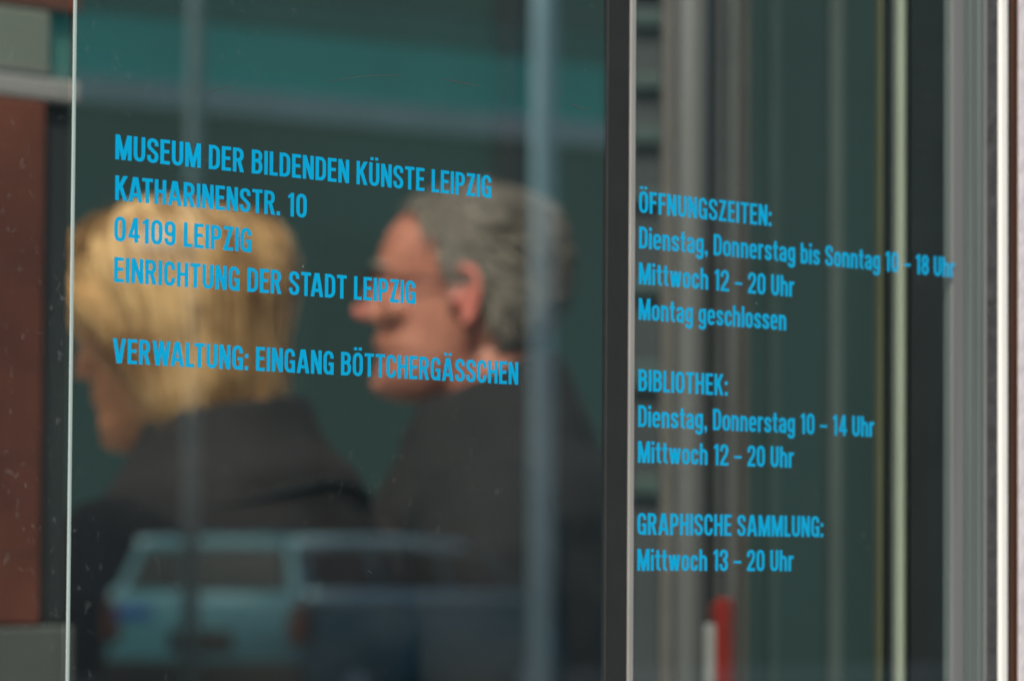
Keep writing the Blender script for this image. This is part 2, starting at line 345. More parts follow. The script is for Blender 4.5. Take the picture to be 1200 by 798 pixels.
def glyph_mesh(c):
    if c not in _cache:
        w, polys = glyph(c); V, F = [], []
        for p in polys:
            q = []
            for a in p:
                if not q or (abs(a[0] - q[-1][0]) + abs(a[1] - q[-1][1])) > 1e-5: q.append(a)
            if len(q) > 2 and abs(q[0][0] - q[-1][0]) + abs(q[0][1] - q[-1][1]) < 1e-5: q.pop()
            area = sum(q[i][0] * q[(i + 1) % len(q)][1] - q[(i + 1) % len(q)][0] * q[i][1] for i in range(len(q)))
            if len(q) < 3 or abs(area) < 1e-7: continue
            if area < 0: q = q[::-1]
            F.append(list(range(len(V), len(V) + len(q)))); V += [Vector(a) for a in q]
        v, _e, f, _ov, _oe, of = geometry.delaunay_2d_cdt(V, [], F, 0, 1e-5)
        polys_ = [[V[i] for i in q] for q in F]
        def inside(x, y):
            for q in polys_:
                if all((q[(i + 1) % len(q)].x - q[i].x) * (y - q[i].y) - (q[(i + 1) % len(q)].y - q[i].y) * (x - q[i].x) >= -1e-7 for i in range(len(q))): return True
                if len(q) > 4:
                    r = False
                    for i in range(len(q)):
                        a, b = q[i], q[i - 1]
                        if (a.y > y) != (b.y > y) and x < (b.x - a.x) * (y - a.y) / (b.y - a.y) + a.x: r = not r
                    if r: return True
            return False
        keep = []
        for t in f:
            cx_, cy_ = sum(v[i].x for i in t) / len(t), sum(v[i].y for i in t) / len(t)
            if inside(cx_, cy_): keep.append(t)
        _cache[c] = w, [(a.x, a.y) for a in v], keep
    return _cache[c]
def lettering(text, px0, ybase, px1, cap, parent, label):
    """one line of stuck-on letters, running along the glass front from px0 to px1"""
    s0, z = gl(px0, ybase); s1 = gl(px1, ybase + (px1 - px0) * 0.05)[0]
    x, runs, prev = 0.0, [], None
    for c in text:
        if c == ' ': x += 0.33; prev = None; continue
        if prev: x += 0.078 + KERN.get((prev, c), 0)
        runs.append((x, c)); x += glyph_mesh(c)[0]; prev = c
    k = (s1 - s0) / x
    bm = bmesh.new()
    for x, c in runs:
        _w, v, f = glyph_mesh(c)
        vv = [bm.verts.new(gw(s0 + (x + a) * k, -0.0003, z + b * cap)) for a, b in v]
        for t in f: bm.faces.new([vv[i] for i in t])
    bmesh.ops.recalc_face_normals(bm, faces=bm.faces[:])
    if bm.faces:
        bm.normal_update()
        if sum(f.normal.dot(GN) for f in bm.faces) < 0: bmesh.ops.reverse_faces(bm, faces=bm.faces[:])
    o = build('lettering', bm, M['vinyl'], parent); o['label'] = label
    return o

# ------------------------------------------------------------------ setting: ground, street
M['paving'] = mat('grey_paving', (0.22, 0.22, 0.21), 0.85, var=0.15, scale=3, bump=0.2)
M['asphalt'] = mat('asphalt', (0.05, 0.05, 0.052), 0.9, var=0.25, scale=30, bump=0.4)
bm = bmesh.new(); bmesh.ops.create_grid(bm, x_segments=2, y_segments=2, size=400)
tag(build('ground', bm, M['paving']), kind='structure')

# ------------------------------------------------------------------ the glass front
ZT = 3.1
sA = gl(86.2, 400)[0]                        # where the dusty pane ends and the lettered pane begins
sB0, sB1 = gl(709, 400)[0], gl(734.5, 400)[0]
sC0, sC1 = gl(735.5, 400)[0], gl(742.3, 400)[0]
sD = gl(1114, 400)[0]
def pane(s0, s1, parent, front):
    bm = bmesh.new(); fs = gbox(bm, s0, s1, 0, 0.010, 0.02, ZT)
    bm.normal_update()
    for f in fs:
        d = f.normal.dot(GN); f.material_index = 0 if d > 0.9 else 1
    return build('glass_pane', bm, [front, M['clear']], parent)
dusty = thing('glass_panel', 'dusty plain glass pane with no lettering in front of red brick', 'glass panel', gw(sA - 0.4, 0, 0))
pane(sA - 1.3, sA - 0.0045, dusty, M['dusty_pane'])
addr = thing('glass_panel', 'glass pane with the museum address in blue capitals, persons behind it', 'glass panel', gw((sA + sB0) / 2, 0, 0))
pane(sA, sB0, addr, M['pane'])
bm = bmesh.new(); gbox(bm, sA - 0.0018, sA - 0.0004, -0.0003, 0.0004, 0.02, ZT, 0.0002); build('polished_edge', bm, M['glass_edge'], addr)
bm = bmesh.new(); gbox(bm, sB0 + 0.0003, sB1, -0.0008, 0.002, 0.02, ZT, 0.0004); build('rubber_gasket', bm, M['gasket'], addr)
hours = thing('glass_panel', 'glass pane with opening hours in blue mixed case letters beside steel frame', 'glass panel', gw((sC1 + sD) / 2, 0, 0))
pane(sC1 + 0.0004, sD, hours, M['pane'])
bm = bmesh.new(); gbox(bm, sC0 + 0.0002, sC1, -0.0010, 0.001, 0.02, ZT, 0.0006); build('polished_edge', bm, M['edge_pale'], hours)

_s, za = gl(133.5, 186.6); _s, zb = gl(132.5, 425.5); CAP = (za - zb) / 5 * (29.2 / 47.8)
for txt, x0, yb, x1 in (("MUSEUM DER BILDENDEN KÜNSTE LEIPZIG", 134.5, 186.8, 575.2), ("KATHARINENSTR. 10", 134.3, 234.7, 358.8), ("04109 LEIPZIG", 133.2, 282.6, 294.0),
                        ("EINRICHTUNG DER STADT LEIPZIG", 133.0, 330.4, 486.2), ("VERWALTUNG: EINGANG BÖTTCHERGÄSSCHEN", 131.4, 425.4, 606.6)):
    lettering(txt, x0, yb, x1, CAP, addr, 'blue capitals reading ' + txt)
for txt, x0, yb, x1 in (("ÖFFNUNGSZEITEN:", 748.2, 249.2, 903.4), ("Dienstag, Donnerstag bis Sonntag 10 – 18 Uhr", 748.3, 290.9, 1118.2), ("Mittwoch 12 – 20 Uhr", 748.0, 332.9, 930.2),
                        ("Montag geschlossen", 747.8, 374.6, 920.6), ("BIBLIOTHEK:", 747.5, 458.0, 852.0), ("Dienstag, Donnerstag 10 – 14 Uhr", 747.3, 500.0, 1023.8), ("Mittwoch 12 – 20 Uhr", 747.0, 542.0, 929.6),
                        ("GRAPHISCHE SAMMLUNG:", 746.3, 626.2, 964.0), ("Mittwoch 13 – 20 Uhr", 746.3, 668.4, 929.2)):
    lettering(txt, x0, yb, x1, CAP, hours, 'blue letters reading ' + txt)

# frame to the right: a stack of vertical metal profiles
fr = thing('door_frame', 'grey ribbed metal door frame between the glass and pale wall', 'door frame', gw(sD + 0.03, 0, 0))
def strip(name, a, b, f0, f1, m, bevel=0.0008):
    f0 *= 0.15; bm = bmesh.new(); sa, sb = gl(a, 400, f0)[0], gl(b, 400, f0)[0]
    gbox(bm, sa, sb, f0, 0.006, 0.0, ZT + 0.05, bevel * 0.6); return build(name, bm, m, fr)
strip('cover_profile', 1114.6, 1131.5, 0.004, 0.05, M['alu'], 0.003)
strip('rib', 1131.9, 1136.8, 0.012, 0.05, M['alu_dark'])
strip('rib', 1137.1, 1141.6, 0.007, 0.05, M['alu_dark'])
strip('rib', 1142.0, 1147.0, 0.012, 0.05, M['alu_dark'])
strip('rib', 1147.4, 1153.0, 0.006, 0.05, M['alu_dark'])
strip('groove', 1153.2, 1155.0, 0.012, 0.05, M['gasket'], 0.0002)
strip('bead', 1155.4, 1156.9, 0.000, 0.05, M['alu'], 0.0006)
strip('groove', 1157.2, 1159.4, 0.012, 0.05, M['gasket'], 0.0002)
strip('brush_seal', 1159.6, 1172.2, 0.004, 0.05, M['seal'], 0.001)
strip('white_profile', 1172.6, 1182.0, -0.006, 0.05, M['alu_white'], 0.002)
strip('groove', 1182.3, 1186.4, 0.006, 0.05, M['gasket'], 0.0002)
strip('brown_profile', 1186.6, 1187.8, -0.001, 0.05, M['copper'], 0.0006)
strip('groove', 1188.0, 1192.2, 0.006, 0.05, M['gasket'], 0.0002)
strip('brown_profile', 1192.4, 1193.2, -0.001, 0.05, M['copper'], 0.0004)
bm = bmesh.new(); gbox(bm, gl(1168)[0], gl(1193)[0], 0.0063, 0.05, 0, ZT + 0.04, 0.001); build('core', bm, M['gasket'], fr)
bm = bmesh.new(); s0 = gl(1194.2)[0]
ol = [(s0, -0.0006), (s0 + 2.5, -0.0006), (s0 + 2.5, 0.30), (s0 + 0.45, 0.30), (s0 + 0.05, 0.012), (s0, 0.006)]   # a splayed return towards the frame
loft(bm, [[gw(a, b, 0) for a, b in ol], [gw(a, b, 3.6) for a, b in ol]]); bmesh.ops.recalc_face_normals(bm, faces=bm.faces[:])
tag(build('rendered_wall', bm, M['render']), 'pale lilac rendered wall beside the ribbed door frame', 'wall')

# scratches on the panes
def scratch(parent, pts, wd):
    bm = bmesh.new(); vs_ = []
    for i, (a, b) in enumerate(pts):
        s, z = gl(a, b); k = wd * (0.4 + 0.6 * math.sin(math.pi * (i + 0.5) / len(pts)))
        vs_.append((bm.verts.new(gw(s, -0.0002, z - k)), bm.verts.new(gw(s, -0.0002, z + k))))
    for p, q in zip(vs_, vs_[1:]): bm.faces.new((p[0], q[0], q[1], p[1]))
    build('scratch', bm, M['scratch'], parent)
M['scratch'] = mat('scratch', (0.065, 0.075, 0.07), 0.7, var=0.3, scale=200)
scratch(addr, [(385, 97), (410, 91), (440, 88.5), (470, 89)], 0.00012)
scratch(addr, [(520, 93), (545, 98), (560, 101)], 0.00016)
scratch(addr, [(236, 112), (255, 105), (275, 101)], 0.00014)
scratch(addr, [(668, 122), (678, 126), (690, 129)], 0.00016)
scratch(hours, [(836, 196), (860, 214), (888, 240), (914, 272)], 0.00012)
scratch(addr, [(430, 655), (431, 668), (436, 672)], 0.00016)

# ------------------------------------------------------------------ behind the glass
M['dark_wall'] = mat('dark_green_cladding', (0.019, 0.049, 0.043), 0.8, var=0.12, scale=1.2)
M['dark_rail'] = mat('dark_rail', (0.02, 0.024, 0.024), 0.6, var=0.2, scale=30)
bm = bmesh.new(); gbox(bm, -6.0, 16.0, 6.0, 6.3, 0, 6.0)
hall = thing('hall_wall', 'dark green grey back wall of the hall behind the glass', 'wall', gw(2, 6.1, 0))
build('cladding', bm, M['dark_wall'], hall)
for k in range(12):
    s = -5 + 1.7 * k
    bm = bmesh.new(); gbox(bm, s, s + 0.06, 5.95, 5.998, 0, 6.0, 0.004); build('mullion', bm, M['dark_rail'], hall)

M['brick'] = None
def brick_mat():
    m = bpy.data.materials.new('red_brick'); m.use_nodes = True; t = m.node_tree; N, L = t.nodes, t.links
    b = N["Principled BSDF"]; b.inputs["Roughness"].default_value = 0.9
    tc = N.new("ShaderNodeTexCoord"); br = N.new("ShaderNodeTexBrick")
    mp = N.new("ShaderNodeMapping"); mp.inputs["Rotation"].default_value = (math.pi / 2, 0, 0)
    L.new(tc.outputs["Object"], mp.inputs["Vector"]); L.new(mp.outputs[0], br.inputs["Vector"])
    br.inputs["Color1"].default_value = (0.155, 0.045, 0.027, 1); br.inputs["Color2"].default_value = (0.18, 0.054, 0.031, 1); br.inputs["Mortar"].default_value = (0.155, 0.049, 0.029, 1)
    br.inputs["Scale"].default_value = 1.0; br.inputs["Brick Width"].default_value = 0.24; br.inputs["Row Height"].default_value = 0.075; br.inputs["Mortar Size"].default_value = 0.005
    nz = N.new("ShaderNodeTexNoise"); nz.inputs["Scale"].default_value = 7; nz.inputs["Detail"].default_value = 5; L.new(tc.outputs["Object"], nz.inputs["Vector"])
    mr = N.new("ShaderNodeMapRange"); mr.inputs["From Min"].default_value = .3; mr.inputs["From Max"].default_value = .7; mr.inputs["To Min"].default_value = .5; mr.inputs["To Max"].default_value = 1.15; L.new(nz.outputs["Fac"], mr.inputs["Value"])
    mm = N.new("ShaderNodeMix"); mm.data_type = 'RGBA'; mm.blend_type = 'MULTIPLY'; mm.inputs["Factor"].default_value = 1.0
    L.new(br.outputs[0], mm.inputs["A"]); L.new(mr.outputs[0], mm.inputs["B"]) if False else L.new(br.outputs[0], mm.inputs[6]); L.new(mr.outputs[0], mm.inputs[7])
    L.new(mm.outputs[2], b.inputs["Base Color"]); return m
M['brick'] = brick_mat()
M['stone'] = mat('pale_stone', (0.30, 0.29, 0.27), 0.85, var=0.12, scale=6)
M['beige'] = mat('beige_render', (0.20, 0.19, 0.15), 0.9, var=0.12, scale=4)
M['teal_panel'] = mat('teal_panel', (0.085, 0.20, 0.175), 0.5, var=0.12, scale=4)
M['dark_panel'] = mat('dark_panel', (0.034, 0.042, 0.042), 0.6, var=0.2, scale=6)
M['plinth'] = mat('grey_plinth', (0.105, 0.115, 0.105), 0.85, var=0.15, scale=6)
PB = 1.35
pier = thing('brick_pier', 'red brick pier with stone band behind the dusty pane', 'pier', gw(gl(30, 400, PB)[0], PB + 0.1, 0))
def pbox(name, a, b, yt, yb, m, d0=0.0, d1=0.2, bev=0.003):
    z1 = gl(45, yt, PB)[1] if yt is not None else 2.12
    z0 = gl(45, yb, PB)[1] if yb is not None else 0.0
    bm = bmesh.new(); sa = gl(a, 400, PB)[0]; sb = gl(b, 400, PB)[0]
    gbox(bm, sa, sb, PB + d0, PB + d1, z0, z1, bev); return build(name, bm, m, pier)
pbox('brick_shaft', -900, 52, 118, 733, M['brick'])
pbox('dark_panel', 52.4, 92, 118, 733, M['dark_panel'], 0.01)
pbox('stone_band', -900, 92, 90, 117.5, M['stone'])
pbox('beige_panel', -900, 56, 12, 89.5, M['beige'])
pbox('teal_panel', 56.4, 92, 12, 89.5, M['teal_panel'], 0.01)
pbox('brick_lintel', -900, 92, None, 11.5, M['brick'])
pbox('plinth', -900, 92, 733.5, None, M['plinth'])

# right pane: column, rails, red pillar, cream jamb
M['steel'] = mat('brushed_steel', (0.24, 0.24, 0.23), 0.34, 0.35, var=0.12, scale=30, stretch=(3, 3, 0.1))
M['grey_rail'] = mat('grey_rail', (0.24, 0.245, 0.24), 0.5, 0.1, var=0.1, scale=20)
M['brown_rail'] = mat('brown_grey_rail', (0.15, 0.135, 0.12), 0.5, 0.1, var=0.1, scale=20)
M['cream'] = mat('cream_paint', (0.62, 0.64, 0.50), 0.6, var=0.05, scale=20)
M['olive'] = mat('olive_edge', (0.17, 0.17, 0.09), 0.6, var=0.1, scale=20)
def upright(bm, a, b, depth_back, thick=0.05, z0=0.0, z1=3.3, bev=0.002):
    pa = gw(gl(a, 400, depth_back)[0], depth_back, 0); pb = gw(gl(b, 400, depth_back)[0], depth_back, 0); y = (pa.y + pb.y) / 2
    xa, xb = at(a, 400, y).x, at(b, 400, y).x
    fbox(bm, Vector((0, 0, 0)), Vector((1, 0, 0)), Vector((0, 1, 0)), xa, xb, y, y + thick, z0, z1, bev)
def facing(bm, a, b, y, thick, z0, z1, bev=0.003):
    fbox(bm, Vector((0, 0, 0)), Vector((1, 0, 0)), Vector((0, 1, 0)), at(a, 400, y).x, at(b, 400, y).x, y, y + thick, z0, z1, bev)
DB = 0.95
sc0, sc1 = gl(790, 400, DB)[0], gl(827, 400, DB)[0]; cc = (sc0 + sc1) / 2
p0, p1 = at(775, 400, 1), at(829, 400, 1)
pc = gw(cc, DB, 0); rad = (827 - 790) / 2 / FPX * pc.y
col = thing('steel_column', 'round brushed steel column just behind the opening hours', 'column', pc)
bm = bmesh.new(); tube(bm, [pc, pc + Vector((0, 0, 3.3))], rad, 48); build('shaft', bm, M['steel'], col, True)
bm = bmesh.new(); tube(bm, [pc + Vector((0, 0, 0.0)), pc + Vector((0, 0, 0.02)), pc + Vector((0, 0, 0.03))], [rad * 1.9, rad * 1.9, rad * 1.1], 40); build('base_plate', bm, M['steel'], col)
scr = thing('inner_door', 'inner glazed door with grey upright rails beyond the steel column', 'door', gw(gl(900, 400, 1.3)[0], 1.3, 0))
for nm, a, b, m, d in (('rail', 775, 790, 'brown_rail', 1.25), ('rail', 829, 837, 'dark_rail', 1.28), ('rail', 837.5, 847.5, 'grey_rail', 1.3), ('rail', 848, 853.5, 'dark_rail', 1.3), ('rail', 854, 863, 'grey_rail', 1.3), ('rail', 863.5, 877, 'brown_rail', 1.32),  # first rail is added to imitate the column's warm grey left streak
                       ('rail', 902, 914, 'teal_rail', 1.34), ('rail', 972, 988, 'grey_teal', 1.34)):
    if m == 'teal_rail': M.setdefault(m, mat('teal_rail', (0.045, 0.085, 0.078), 0.6, var=0.1))
    if m == 'grey_teal': M.setdefault(m, mat('grey_teal_rail', (0.085, 0.115, 0.105), 0.6, var=0.1))
    bm = bmesh.new(); upright(bm, a, b, d); build(nm, bm, M[m], scr)
jam = thing('door_jamb', 'narrow cream door jamb with dark reveal between inner door and frame', 'door jamb', gw(gl(1057, 400, 0.25)[0], 0.25, 0))
for nm, a, b, m, d in (('edge', 1029.5, 1035.5, 'olive', 0.30), ('reveal', 1036, 1051, 'dark_rail', 0.31), ('face', 1051.5, 1061.5, 'cream', 0.27), ('reveal', 1062, 1068, 'dark_rail', 0.31),
                       ('edge', 1068.3, 1071.5, 'olive', 0.31), ('reveal', 1071.8, 1075.5, 'dark_rail', 0.315), ('edge', 1075.8, 1077.6, 'olive', 0.31)):
    bm = bmesh.new(); upright(bm, a, b, d, 0.03); build(nm, bm, M[m], jam)
M['reflection_mottle'] = mat('brown_reflection_mottle', (0.012, 0.022, 0.020), 0.7, var=0.4, scale=7, col2=(0.36, 0.20, 0.125))  # brown blotches paint the reflection of a tree into the panel colour
bm = bmesh.new(); upright(bm, 1078.5, 1180, 0.5, 0.08)
tag(build('reflection_panel', bm, M['reflection_mottle']), 'dark panel with painted brown reflections between cream jamb and metal frame', 'panel')

M['red'] = mat('red_paint', (0.50, 0.030, 0.016), 0.45, var=0.1, scale=10)
M['dull_red'] = mat('dull_red', (0.30, 0.055, 0.045), 0.5, var=0.1, scale=10)
M['whitep'] = mat('white_panel', (0.55, 0.55, 0.52), 0.5, var=0.1, scale=10)
RY = gw(gl(846, 400, 1.05)[0], 1.05, 0).y
ztop = at(846, 700, RY).z; zw = at(834, 731, RY).z
red = thing('sign_pillar', 'narrow red standing pillar with white front strip behind the opening hours', 'sign pillar', Vector((at(846, 400, RY).x, RY, 0)))
for nm, a, b, dy, th, za_, zb_, m in (('body', 841, 852, 0, .03, .02, ztop, 'red'), ('side_panel', 852.2, 861.5, .004, .03, .02, ztop, 'dull_red'), ('white_strip', 826.5, 840.8, 0, .03, .02, zw, 'whitep'),
                                  ('top_block', 834, 840.8, 0, .03, zw + .001, ztop - .004, 'dull_red'), ('foot', 822, 866, -.05, .16, 0, .0195, 'dark_rail')):
    bm = bmesh.new(); facing(bm, a, b, RY + dy, th, za_, zb_); build(nm, bm, M[m], red)

# slatted screen seen in the gap left of the column
M['slat_l'] = mat('pale_teal_slat', (0.036, 0.066, 0.06), 0.5, var=0.15, scale=8)
SY = 7.6
scn = thing('slatted_screen', 'dark screen with pale teal cross slats in the gap beside the column', 'screen', Vector((at(762, 400, SY).x, SY, 0)))
for k, (yt, yb) in enumerate(((-45, -10), (12, 30), (88, 104), (150, 168), (225, 236), (330, 345), (425, 455), (560, 580))):
    bm = bmesh.new(); facing(bm, 738, 786, SY, .02, at(765, yb, SY).z, at(765, yt, SY).z); build('slat', bm, M['slat_l'], scn)
bm = bmesh.new(); facing(bm, 736, 788, SY + .025, .03, 0, 3.4); build('board', bm, M['dark_panel'], scn)

# ------------------------------------------------------------------ persons
M['skin_m'] = mat('ruddy_skin', (0.46, 0.150, 0.092), 0.5, var=0.2, scale=16, col2=(0.68, 0.285, 0.195))
M['skin_ear'] = mat('red_skin', (0.66, 0.20, 0.15), 0.5, var=0.1, scale=20)
M['skin_w'] = mat('warm_skin', (0.74, 0.31, 0.15), 0.5, var=0.15, scale=14)
M['coat_m'] = mat('charcoal_coat', (0.011, 0.0095, 0.0093), 0.9, var=0.2, scale=20, bump=0.2)
M['coat_w'] = mat('brown_black_coat', (0.0145, 0.0110, 0.0095), 0.9, var=0.2, scale=20, bump=0.2)
M['seam'] = mat('black_piping', (0.010, 0.010, 0.010), 0.8, var=0.1)
M['trouser'] = mat('dark_trousers', (0.025, 0.026, 0.03), 0.9, var=0.2, scale=20)
M['shoe'] = mat('black_leather', (0.02, 0.018, 0.017), 0.4, var=0.2, scale=20)
M['hair_w'] = mat('blonde_hair', (0.21, 0.088, 0.024), 0.45, var=0.1, scale=12, col2=(0.78, 0.50, 0.225), island=0.22)
_r = [n for n in M['hair_w'].node_tree.nodes if n.type == 'VALTORGB'][0].color_ramp; _r.elements[0].position = 0.38; _r.elements[1].position = 0.62  # ramp paints highlight and brown shadow zones into the blonde
M['hair_m'] = mat('grey_hair', (0.12, 0.092, 0.066), 0.65, var=0.15, scale=14, col2=(0.33, 0.285, 0.235), island=0.3)
M['eye'] = mat('eye_white', (0.7, 0.68, 0.65), 0.2, var=0.02); M['iris'] = mat('iris', (0.05, 0.04, 0.03), 0.2, var=0.1)
M['spec'] = mat('black_spectacle_frame', (0.015, 0.014, 0.014), 0.35, var=0.1)
HEAD = [(0.000, .072, .015, .020), (0.010, .088, -.004, .034), (0.028, .094, -.030, .047), (0.046, .089, -.056, .055), (0.060, .095, -.071, .060), (0.074, .091, -.081, .064), (0.086, .092, -.087, .067),
        (0.105, .091, -.095, .070), (0.122, .086, -.100, .073), (0.138, .095, -.103, .075), (0.160, .094, -.105, .077), (0.180, .087, -.103, .078), (0.200, .073, -.095, .074), (0.217, .052, -.077, .062), (0.229, .026, -.050, .042), (0.237, -.002, -.018, .014)]
HZ = np.array([h[0] for h in HEAD])
def head_at(z, ph, grow=0.0):
    """point on the head surface at height z above the chin and angle ph (0 = face)"""
    zc = min(max(z, 0.0), 0.237)
    f, b, hw = (np.interp(zc, HZ, [h[i] for h in HEAD]) for i in (1, 2, 3))
    cy, ry = (f + b) / 2, (f - b) / 2
    c, s = math.cos(ph), math.sin(ph)
    e = 2 / 2.25
    x = (hw + grow) * math.copysign(abs(s) ** e, s); y = cy + (ry + grow) * math.copysign(abs(c) ** e, c)
    return Vector((x, y, z))
def head_bm(bm, X):
    b = bmesh.new()
    loft(b, [[head_at(h[0], k * 2 * math.pi / 32) for k in range(32)] for h in HEAD])
    # nose, brow, lips, chin, ears
    loft(b, [[Vector((x * w, y0 + (0.0 if abs(x) > .5 else dy), z)) for x in (-1, -.4, .4, 1)] + [Vector((w * .8, y0 - .03, z)), Vector((-w * .8, y0 - .03, z))]
             for z, w, y0, dy in ((0.137, .008, .094, .004), (0.122, .009, .093, .012), (0.106, .012, .095, .020), (0.096, .016, .096, .027), (0.088, .016, .093, .020))])
    blob(b, Vector((0, .110, .0945)), (.0095, .0105, .0085)); blob(b, Vector((.011, .099, .091)), (.007, .010, .007)); blob(b, Vector((-.011, .099, .091)), (.007, .010, .007))
    blob(b, Vector((0, .085, .066)), (.024, .0125, .005)); blob(b, Vector((0, .083, .0575)), (.021, .012, .006)); blob(b, Vector((0, .080, .018)), (.022, .018, .014))
    blob(b, Vector((0, .080, .141)), (.05, .018, .008))
    for sx in (-1, 1):
        blob(b, Vector((sx * .044, .064, .098)), (.022, .022, .018))
        blob(b, Vector((sx * .031, .0765, .1275)), (.0165, .0142, .0105)); blob(b, Vector((sx * .031, .0765, .1135)), (.015, .0125, .007))
        er = Matrix.Rotation(sx * 0.32, 3, 'Z') @ Matrix.Rotation(-0.18, 3, 'X'); ec = Vector((sx * .077, -.012, .113))
        blob(b, ec, (.0055, .016, .027), er)
        helix = [(.012, -.006), (.014, .010), (.008, .024), (-.004, .031), (-.015, .026), (-.019, .012), (-.017, -.004), (-.010, -.018), (-.002, -.028), (.006, -.030)]
        tube(b, [ec + er @ Vector((sx * (.005 + .003 * (i_ > 2)), y_, z_)) for i_, (y_, z_) in enumerate(helix)], [.0035, .004, .0048, .005, .0052, .005, .0048, .0048, .0065, .006], 8)
        tube(b, [ec + er @ Vector((sx * .006, .013, .004)), ec + er @ Vector((sx * .008, .012, -.006))], .0045, 8)
    b.transform(X)
    me = bpy.data.meshes.new("t"); b.to_mesh(me); b.free(); bm.from_mesh(me); bpy.data.meshes.remove(me)
def ell(z, hw, f, b, n=28, x0=0.0, e=2.5, tilt=0.0):
    out = []
    for k in range(n):
        a = k * 2 * math.pi / n; c, s = math.cos(a), math.sin(a)
        y = (f + b) / 2 + (f - b) / 2 * math.copysign(abs(s) ** (2 / e), s); out.append(Vector((x0 + hw * math.copysign(abs(c) ** (2 / e), c), y, z - tilt * y)))
    return out
def hand(bm, p, sx):
    blob(bm, p + Vector((0, 0, -.045)), (.016, .040, .050))
    for k, L_ in enumerate((.062, .072, .068, .052)):
        y = .030 - .020 * k
        tube(bm, [p + Vector((0, y * .8, -.06)), p + Vector((0, y, -.10)), p + Vector((-sx * .008, y, -.10 - L_ * .5)), p + Vector((-sx * .022, y, -.10 - L_ * .95))], [.0095, .009, .0085, .007], 8)
    tube(bm, [p + Vector((0, .02, -.02)), p + Vector((-sx * .012, .048, -.05)), p + Vector((-sx * .018, .058, -.085))], [.012, .0105, .008], 8)
def person(label, cat, pos, yaw, height, HX, skin, coatm, build_hair, collar, glasses=False, ears_red=False, seam=None, broad=1.0):
    lean = 0.0
    """body, then hair and clothing as its children; forward is +Y before turning by yaw"""
    k = height / 1.76
    B = Matrix.Translation(pos) @ Matrix.Rotation(yaw, 4, 'Z') @ Matrix.Scale(k, 4)
    root = thing('person', label, cat, pos)
    b = bmesh.new(); head_bm(b, HX)
    nb = HX @ Vector((0, -.025, .05))
    tube(b, [Vector((0, -.03 + lean * .4, 1.42)), Vector((0, -.015 + lean * .7, 1.49)), nb], [.075, .060, .058], 20)
    loft(b, [ell(z, hw, f, bk) for z, hw, f, bk in ((.86, .15, .10, -.11), (.95, .165, .11, -.12), (1.08, .15, .105, -.10), (1.25, .17, .12, -.11), (1.38, .185, .10, -.12), (1.44, .14, .07, -.10), (1.475, .07, .04, -.075))])
    for sx in (-1, 1):
        tube(b, [Vector((sx * .17, -.015, 1.40)), Vector((sx * .225, -.02, 1.30)), Vector((sx * .25, -.02, 1.12)), Vector((sx * .25, .03, .90)), Vector((sx * .245, .06, .84))], [.055, .052, .042, .032, .026], 14)
        hand(b, Vector((sx * .245, .062, .85)), sx)
        tube(b, [Vector((sx * .085, 0, .92)), Vector((sx * .09, .005, .70)), Vector((sx * .095, 0, .48)), Vector((sx * .095, -.015, .30)), Vector((sx * .095, -.02, .08))], [.085, .075, .055, .052, .04], 16)
        blob(b, Vector((sx * .1, .045, .04)), (.04, .12, .038))
    me = remeshed(b, 0.0040, 2, B)
    body = link_mesh('body', me, skin, root)
    if ears_red:
        me.materials.append(M['skin_ear']); inv = (B @ HX).inverted(); off = Vector(pos)
        for p in me.polygons:
            q = inv @ (p.center + off)
            if (abs(q.x) > .0745 and -.05 < q.y < .012 and .07 < q.z < .155): p.material_index = 1
            if q.y > .106: p.material_index = 1
    # coat
    b = bmesh.new()
    loft(b, [ell(z, hw, f + lean * max(0, (z - 1.1)) , bk + lean * max(0, (z - 1.1))) for z, hw, f, bk in ((.62, .255, .17, -.175), (.9, .235, .155, -.15), (1.12, .225, .15, -.14), (1.28, .23, .15, -.15), (1.37, .218, .135, -.15), (1.42, .175, .105, -.132), (1.465, .115, .085, -.10), (1.495, .085, .075, -.085))])
    for sx in (-1, 1):
        tube(b, [Vector((sx * .165, -.015, 1.385)), Vector((sx * .235, -.02, 1.31)), Vector((sx * .268, -.02, 1.12)), Vector((sx * .262, .03, .92)), Vector((sx * .255, .055, .86))], [.078, .080, .070, .060, .056], 16)
    collar(b)
    for v in b.verts: v.co.x *= 1 + (broad - 1) * min(1, max(0, (1.50 - v.co.z) / .12))
    cme = remeshed(b, 0.009, 3, B); offs = [v.normal.copy() * (.007 * noise.noise(Vector((v.co.x * 7, v.co.y * 7, v.co.z * 13))) + .0035 * noise.noise(v.co * 24)) for v in cme.vertices]
    for v, o_ in zip(cme.vertices, offs): v.co += o_                # creases and pulled cloth
    coat = link_mesh('coat', cme, coatm, root)
    if seam:
        from mathutils.bvhtree import BVHTree
        bv = BVHTree.FromPolygons([v.co for v in coat.data.vertices], [p.vertices for p in coat.data.polygons]); off = Vector(pos); run = []
        for i_ in range(41):
            a = R(-28 - 124 * i_ / 40); d = Vector((math.cos(a), math.sin(a), 0)); zz = seam - .035 * abs(math.cos(a)) ** 2
            o0 = (B @ (d * .6 + Vector((0, 0, zz)))) - off; d1 = -(B.to_3x3() @ d).normalized()
            h_ = bv.ray_cast(o0, d1, 1.0)[0]
            if h_ is not None: run.append(h_ + off - d1 * .001)
        b = bmesh.new(); tube(b, run, [.004 * min(1, .3 + 4 * min(i_, len(run) - 1 - i_) / len(run)) for i_ in range(len(run))], 8); build('collar_seam', b, M['seam'], coat, True)
    b = bmesh.new()
    for sx in (-1, 1):
        tube(b, [Vector((sx * .09, 0, .95)), Vector((sx * .095, .005, .70)), Vector((sx * .098, 0, .48)), Vector((sx * .098, -.01, .06))], [.10, .095, .08, .075], 16)
    link_mesh('trousers', remeshed(b, 0.012, 2, B), M['trouser'], root)
